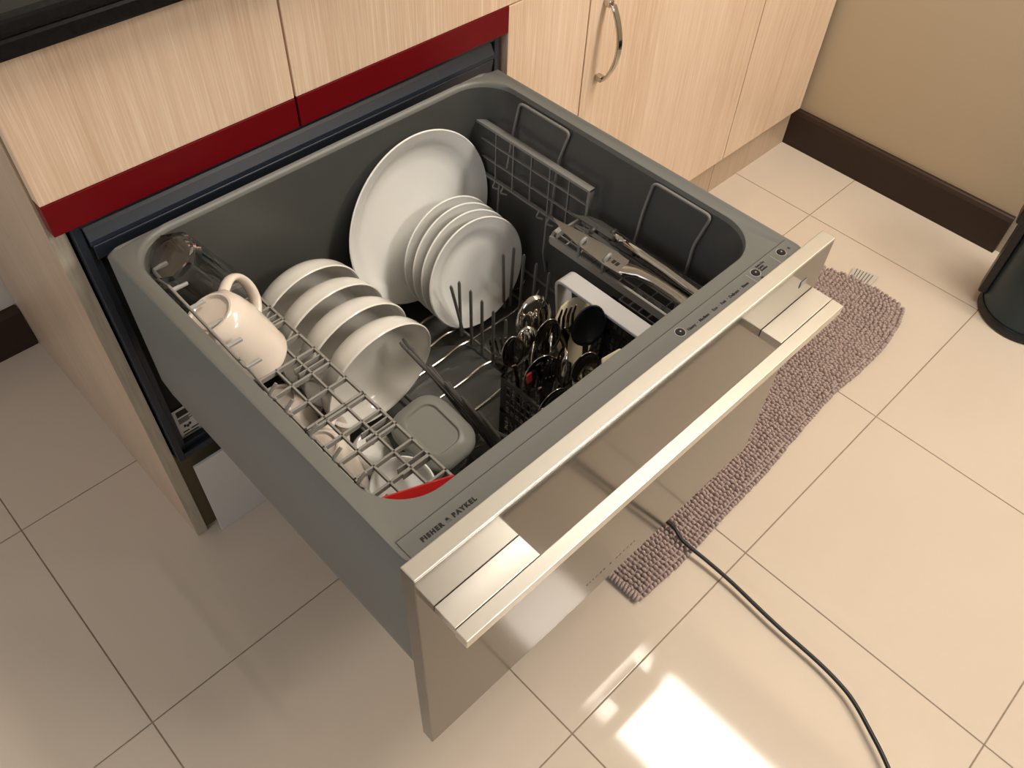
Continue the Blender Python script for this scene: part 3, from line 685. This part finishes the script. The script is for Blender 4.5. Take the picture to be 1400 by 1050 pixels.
# ------------------------------------------------------------------ knives on the knife shelf
kn = empty('kitchen_knife', (.49, -.34, .570), 'broad steel kitchen knife with curved metal grip lying in the shelf clips', 'knife')
m = MB().prism([(.4934, -.2326), (.4992, -.2699), (.5030, -.299), (.5075, -.352), (.4775, -.3640), (.4755, -.3357), (.4785, -.2894), (.4838, -.2574)][::-1], .5735, .5755)
P(m.build('blade', M['blade'], kn, bevel=.0005), kn)['label'] = 'dull steel blade with a brown reflection in its colour'
P(MB().box(.4850, .4915, -.3500, -.3455, .5755, .5759).box(.4850, .4915, -.3440, -.3395, .5755, .5759).build('blade_mark', M['ink'], kn), kn)
hl = [(.4920, -.3580, .0145, .0045), (.4935, -.3650, .0125, .0060), (.4975, -.3780, .0090, .0070), (.5000, -.4000, .0070, .0072), (.5000, -.4300, .0072, .0075), (.4980, -.4600, .0095, .0080), (.4940, -.4780, .0110, .0070)]
loops = [[(x + a * math.cos(q * PI / 6), y, .5745 + b * math.sin(q * PI / 6)) for q in range(12)] for x, y, a, b in hl]
P(MB().loft(loops).build('grip', M['satin'], kn, smooth=True, ang=60), kn)
k2 = empty('table_knife', (.52, -.38, .575), 'slim polished steel knife lying against the right wall of the tub', 'knife')
hl = [(.5200, -.3150, .0040, .003), (.5190, -.3260, .0058, .0045), (.5190, -.3300, .0030, .0030), (.5185, -.3360, .0062, .0050), (.5185, -.3600, .0068, .0055), (.5180, -.4000, .0072, .0055), (.5160, -.4300, .0078, .0055), (.5145, -.4560, .0070, .0045), (.5130, -.4680, .0030, .003)]
P(MB().loft([[(x + a * math.cos(q * PI / 6), y, .584 + b * math.sin(q * PI / 6)) for q in range(12)] for x, y, a, b in hl]).build('grip', M['chrome'], k2, smooth=True, ang=60), k2)
P(MB().prism([(.5150, -.245), (.5260, -.262), (.5260, -.318), (.5160, -.318)], .5760, .5775).build('blade', M['basket'], k2), k2)
for i, (x, z, lb_) in enumerate(((.5085, .5730, 'black-handled knife lying between the broad knife and the slim polished one'), (.5300, .5760, 'black-handled knife closest to the right tub wall'))):
    kk = empty('paring_knife', (x, -.38, z), lb_, 'knife', 'black-handled knives on the knife shelf')
    P(MB().loft([[(x + a * math.cos(q * PI / 5), y, z + b * math.sin(q * PI / 5)) for q in range(10)] for y, a, b in ((-.335, .004, .004), (-.345, .0048, .005), (-.40, .0040, .005), (-.47, .0048, .005), (-.478, .003, .003))]).build('grip', M['black'], kk, smooth=True, ang=60), kk)
    P(MB().prism([(x - .004, -.337), (x + .004, -.337), (x + .005, -.28), (x - .002, -.258)], z - .0005, z + .0005).build('blade', M['basket'], kk), kk)

# ------------------------------------------------------------------ bath mat
rg = empty('bath_mat', (0.9, -.4, 0), 'mauve-grey nubby cotton mat on the tiles below the open drawer', 'mat')
front = [(.4312, -.5582), (.5438, -.5618), (.6468, -.5574), (.7829, -.5540), (.9292, -.5430), (1.0484, -.5370), (1.1149, -.5420), (1.2217, -.5425), (1.3023, -.5304), (1.354, -.5162)]
def yf(x):
    if x <= front[0][0]: return front[0][1]
    for (xa, ya_), (xb, yb_) in zip(front, front[1:]):
        if x <= xb: return ya_ + (yb_ - ya_) * (x - xa) / (xb - xa)
    return front[-1][1]
def yb_(x): return -.318 + .006 * math.sin(x * 9)
base = [(x, yf(x) + .002) for x in [.428 + .0925 * k for k in range(11)]] + [(1.365, -.497), (1.365, -.445), (1.343, -.335)] + [(x, yb_(x) - .003) for x in (1.332, 1.2, 1.0, .8, .6, .43)]
o = MB().prism(base, .0005, .0048).build('backing', M['rug'], rg, bevel=.002); P(o, rg)
def blob(m, x, y, z, a, b, c, ang, n=7):
    ca, sa = math.cos(ang), math.sin(ang); k0 = len(m.v)
    for zz, rr in ((-.25, .86), (.30, .95), (.78, .62)):
        for j in range(n):
            t = 2 * PI * j / n; u = a * rr * math.cos(t); v = b * rr * math.sin(t)
            m.v.append((x + u * ca - v * sa, y + u * sa + v * ca, z + c * zz))
    m.v.append((x, y, z + c))
    for i in range(2):
        for j in range(n): m.f.append((k0 + i * n + j, k0 + i * n + (j + 1) % n, k0 + (i + 1) * n + (j + 1) % n, k0 + (i + 1) * n + j))
    for j in range(n): m.f.append((k0 + 2 * n + j, k0 + 2 * n + (j + 1) % n, k0 + 3 * n))
m = MB(); sx_, sy_ = .0083, .0096
nx = int((1.366 - .4300) / sx_)
for i in range(nx + 1):
    x = .4320 + i * sx_; ya = yf(x); yb2 = yb_(x) if x < 1.336 else -.318 - (x - 1.336) * 2.6
    if x > 1.352: ya = yf(x) + (x - 1.352) * 1.6
    ny = int((yb2 - ya) / sy_)
    ph = random.uniform(0, .3)
    for j in range(ny + 1):
        y = ya + (yb2 - ya) * ((j + (ph if 0 < j < ny else 0)) / max(ny, 1))
        amp = .0008 * math.sin(x * 23 + 5 * math.sin(y * 31))
        blob(m, x + random.uniform(-.0006, .0006) + .0015 * math.sin(y * 60 + x * 7), y + random.uniform(-.0008, .0008), .0062 + amp + random.uniform(-.001, .001),
             .0034 * random.uniform(.9, 1.15), .0050 * random.uniform(.88, 1.1), .0078 * random.uniform(.85, 1.15), random.uniform(-.25, .25))
for j in range(38):     # rolled hem at the left end
    y = -.556 + j * .0064; blob(m, .4270, y, .0070, .0082, .0035, .0085, random.uniform(-.2, .2) + .2)
o = m.build('loop_pile', M['rug'], rg, smooth=True, ang=80); P(o, rg); o['kind'] = 'stuff'
tg = P(MB().prism([(1.3560, -.3787), (1.3953, -.3709), (1.4097, -.4253), (1.3620, -.4271)][::-1], .0040, .0045).build('care_label', M['tag'], rg), rg)
lm = MB()
for k in range(6):
    t = k / 6; a = Vector((1.363, -.385 - t * .038)); b_ = Vector((1.396 + t * .008, -.378 - t * .042))
    lm.prism([(a.x, a.y), (b_.x, b_.y), (b_.x, b_.y - .0022), (a.x, a.y - .0022)][::-1], .0046, .0048)
lp_ = lm.build('label_print', M['inkg'], tg); 
# cord
pts = [(.30, -.02, .006), (.44, -.19, .008), (.548, -.39, .012), (.5647, -.5002, .022), (.5563, -.5434, .020), (.5581, -.5939, .017), (.5578, -.6438, .015), (.554, -.6942, .014), (.5502, -.7443, .014), (.5477, -.8127, .014), (.5428, -.8545, .014), (.5349, -.8845, .014), (.5178, -.9193, .014), (.4881, -.9701, .014), (.43, -1.05, .010), (.30, -1.17, .008)]
P4 = [Vector(q) for q in pts]; fine = []
for i in range(len(P4) - 1):
    a, b_, c, d = P4[max(i - 1, 0)], P4[i], P4[i + 1], P4[min(i + 2, len(P4) - 1)]
    for q in range(6):
        t = q / 6; fine.append(.5 * ((2 * b_) + (c - a) * t + (2 * a - 5 * b_ + 4 * c - d) * t * t + (3 * b_ - a - 3 * c + d) * t ** 3))
fine.append(P4[-1])
cd = MB().tube(fine, .0034, 10).build('power_cord', M['cord'], None, smooth=True)
tag(cd, 'black cable running from beneath the drawer over the mat and tiles', 'cable')

# ------------------------------------------------------------------ pedal bin
BX, BY, BR = 1.541, -.6985, .0900
bn = empty('pedal_bin', (BX, BY, 0), 'dark teal round pedal bin beside the right wall, cut by the photo edge', 'bin')
MB().lathe([(BR, 0.001), (BR + .004, .004), (BR + .004, .016), (BR + .001, .022), (BR - .002, .022), (BR - .002, .001)], 72, closed=True).build('base_ring', M['black'], bn, smooth=True, ang=40)
MB().lathe([(0, .010), (BR - .001, .010), (BR - .001, .022), (BR - .003, .25), (BR - .005, .275), (BR - .010, .277), (0, .277)], 72).build('body', M['bin'], bn, smooth=True, ang=40)
MB().lathe([(BR - .002, .278), (BR, .283), (BR - .004, .296), (BR * .8, .314), (BR * .4, .326), (0, .329)], 72).build('lid', M['bin'], bn, smooth=True, ang=40)
sm = MB(); sm.box(-.0012, .0012, -.0008, .0008, .022, .26)
o = sm.build('seam', M['black'], bn); o.location = (math.cos(PI + .75) * (BR - .0015), math.sin(PI + .75) * (BR - .0015), 0); o.rotation_euler = (0, 0, PI + .75 + PI / 2)
hm = MB(); hm.box(-.006, .012, -.020, .020, .03, .270); hm.box(-.004, .022, -.026, .026, .215, .262); hm.tube([(.010, -.030, .282), (.010, .030, .282)], .013, 14)
o = hm.build('hinge', M['black'], bn, bevel=.003); a_ = math.radians(103); o.location = (math.cos(a_) * (BR + .002), math.sin(a_) * (BR + .002), 0); o.rotation_euler = (0, 0, a_)
pm = MB(); pm.box(0, .045, -.03, .03, .012, .018); o = pm.build('pedal', M['black'], bn, bevel=.002); a_ = math.radians(-80); o.location = (math.cos(a_) * BR, math.sin(a_) * BR, 0); o.rotation_euler = (0, 0, a_)


# everything inside the tub was measured against one rack level; set it down together
SH = Vector((0, -.0135, -.0175))
for o in [rk, lp, bk, dsh, rb, rt_, bl_, wk, pd, sp, kn, k2, g] + [o for o in bpy.data.objects if o.parent is None and o.name.split('.')[0] in
          ('side_plate', 'cereal_bowl', 'mug', 'cup', 'food_container', 'food_tub', 'spoon', 'serving_spoon', 'fork', 'paring_knife')]:
    o.matrix_basis = Matrix.Translation(SH) @ o.matrix_basis
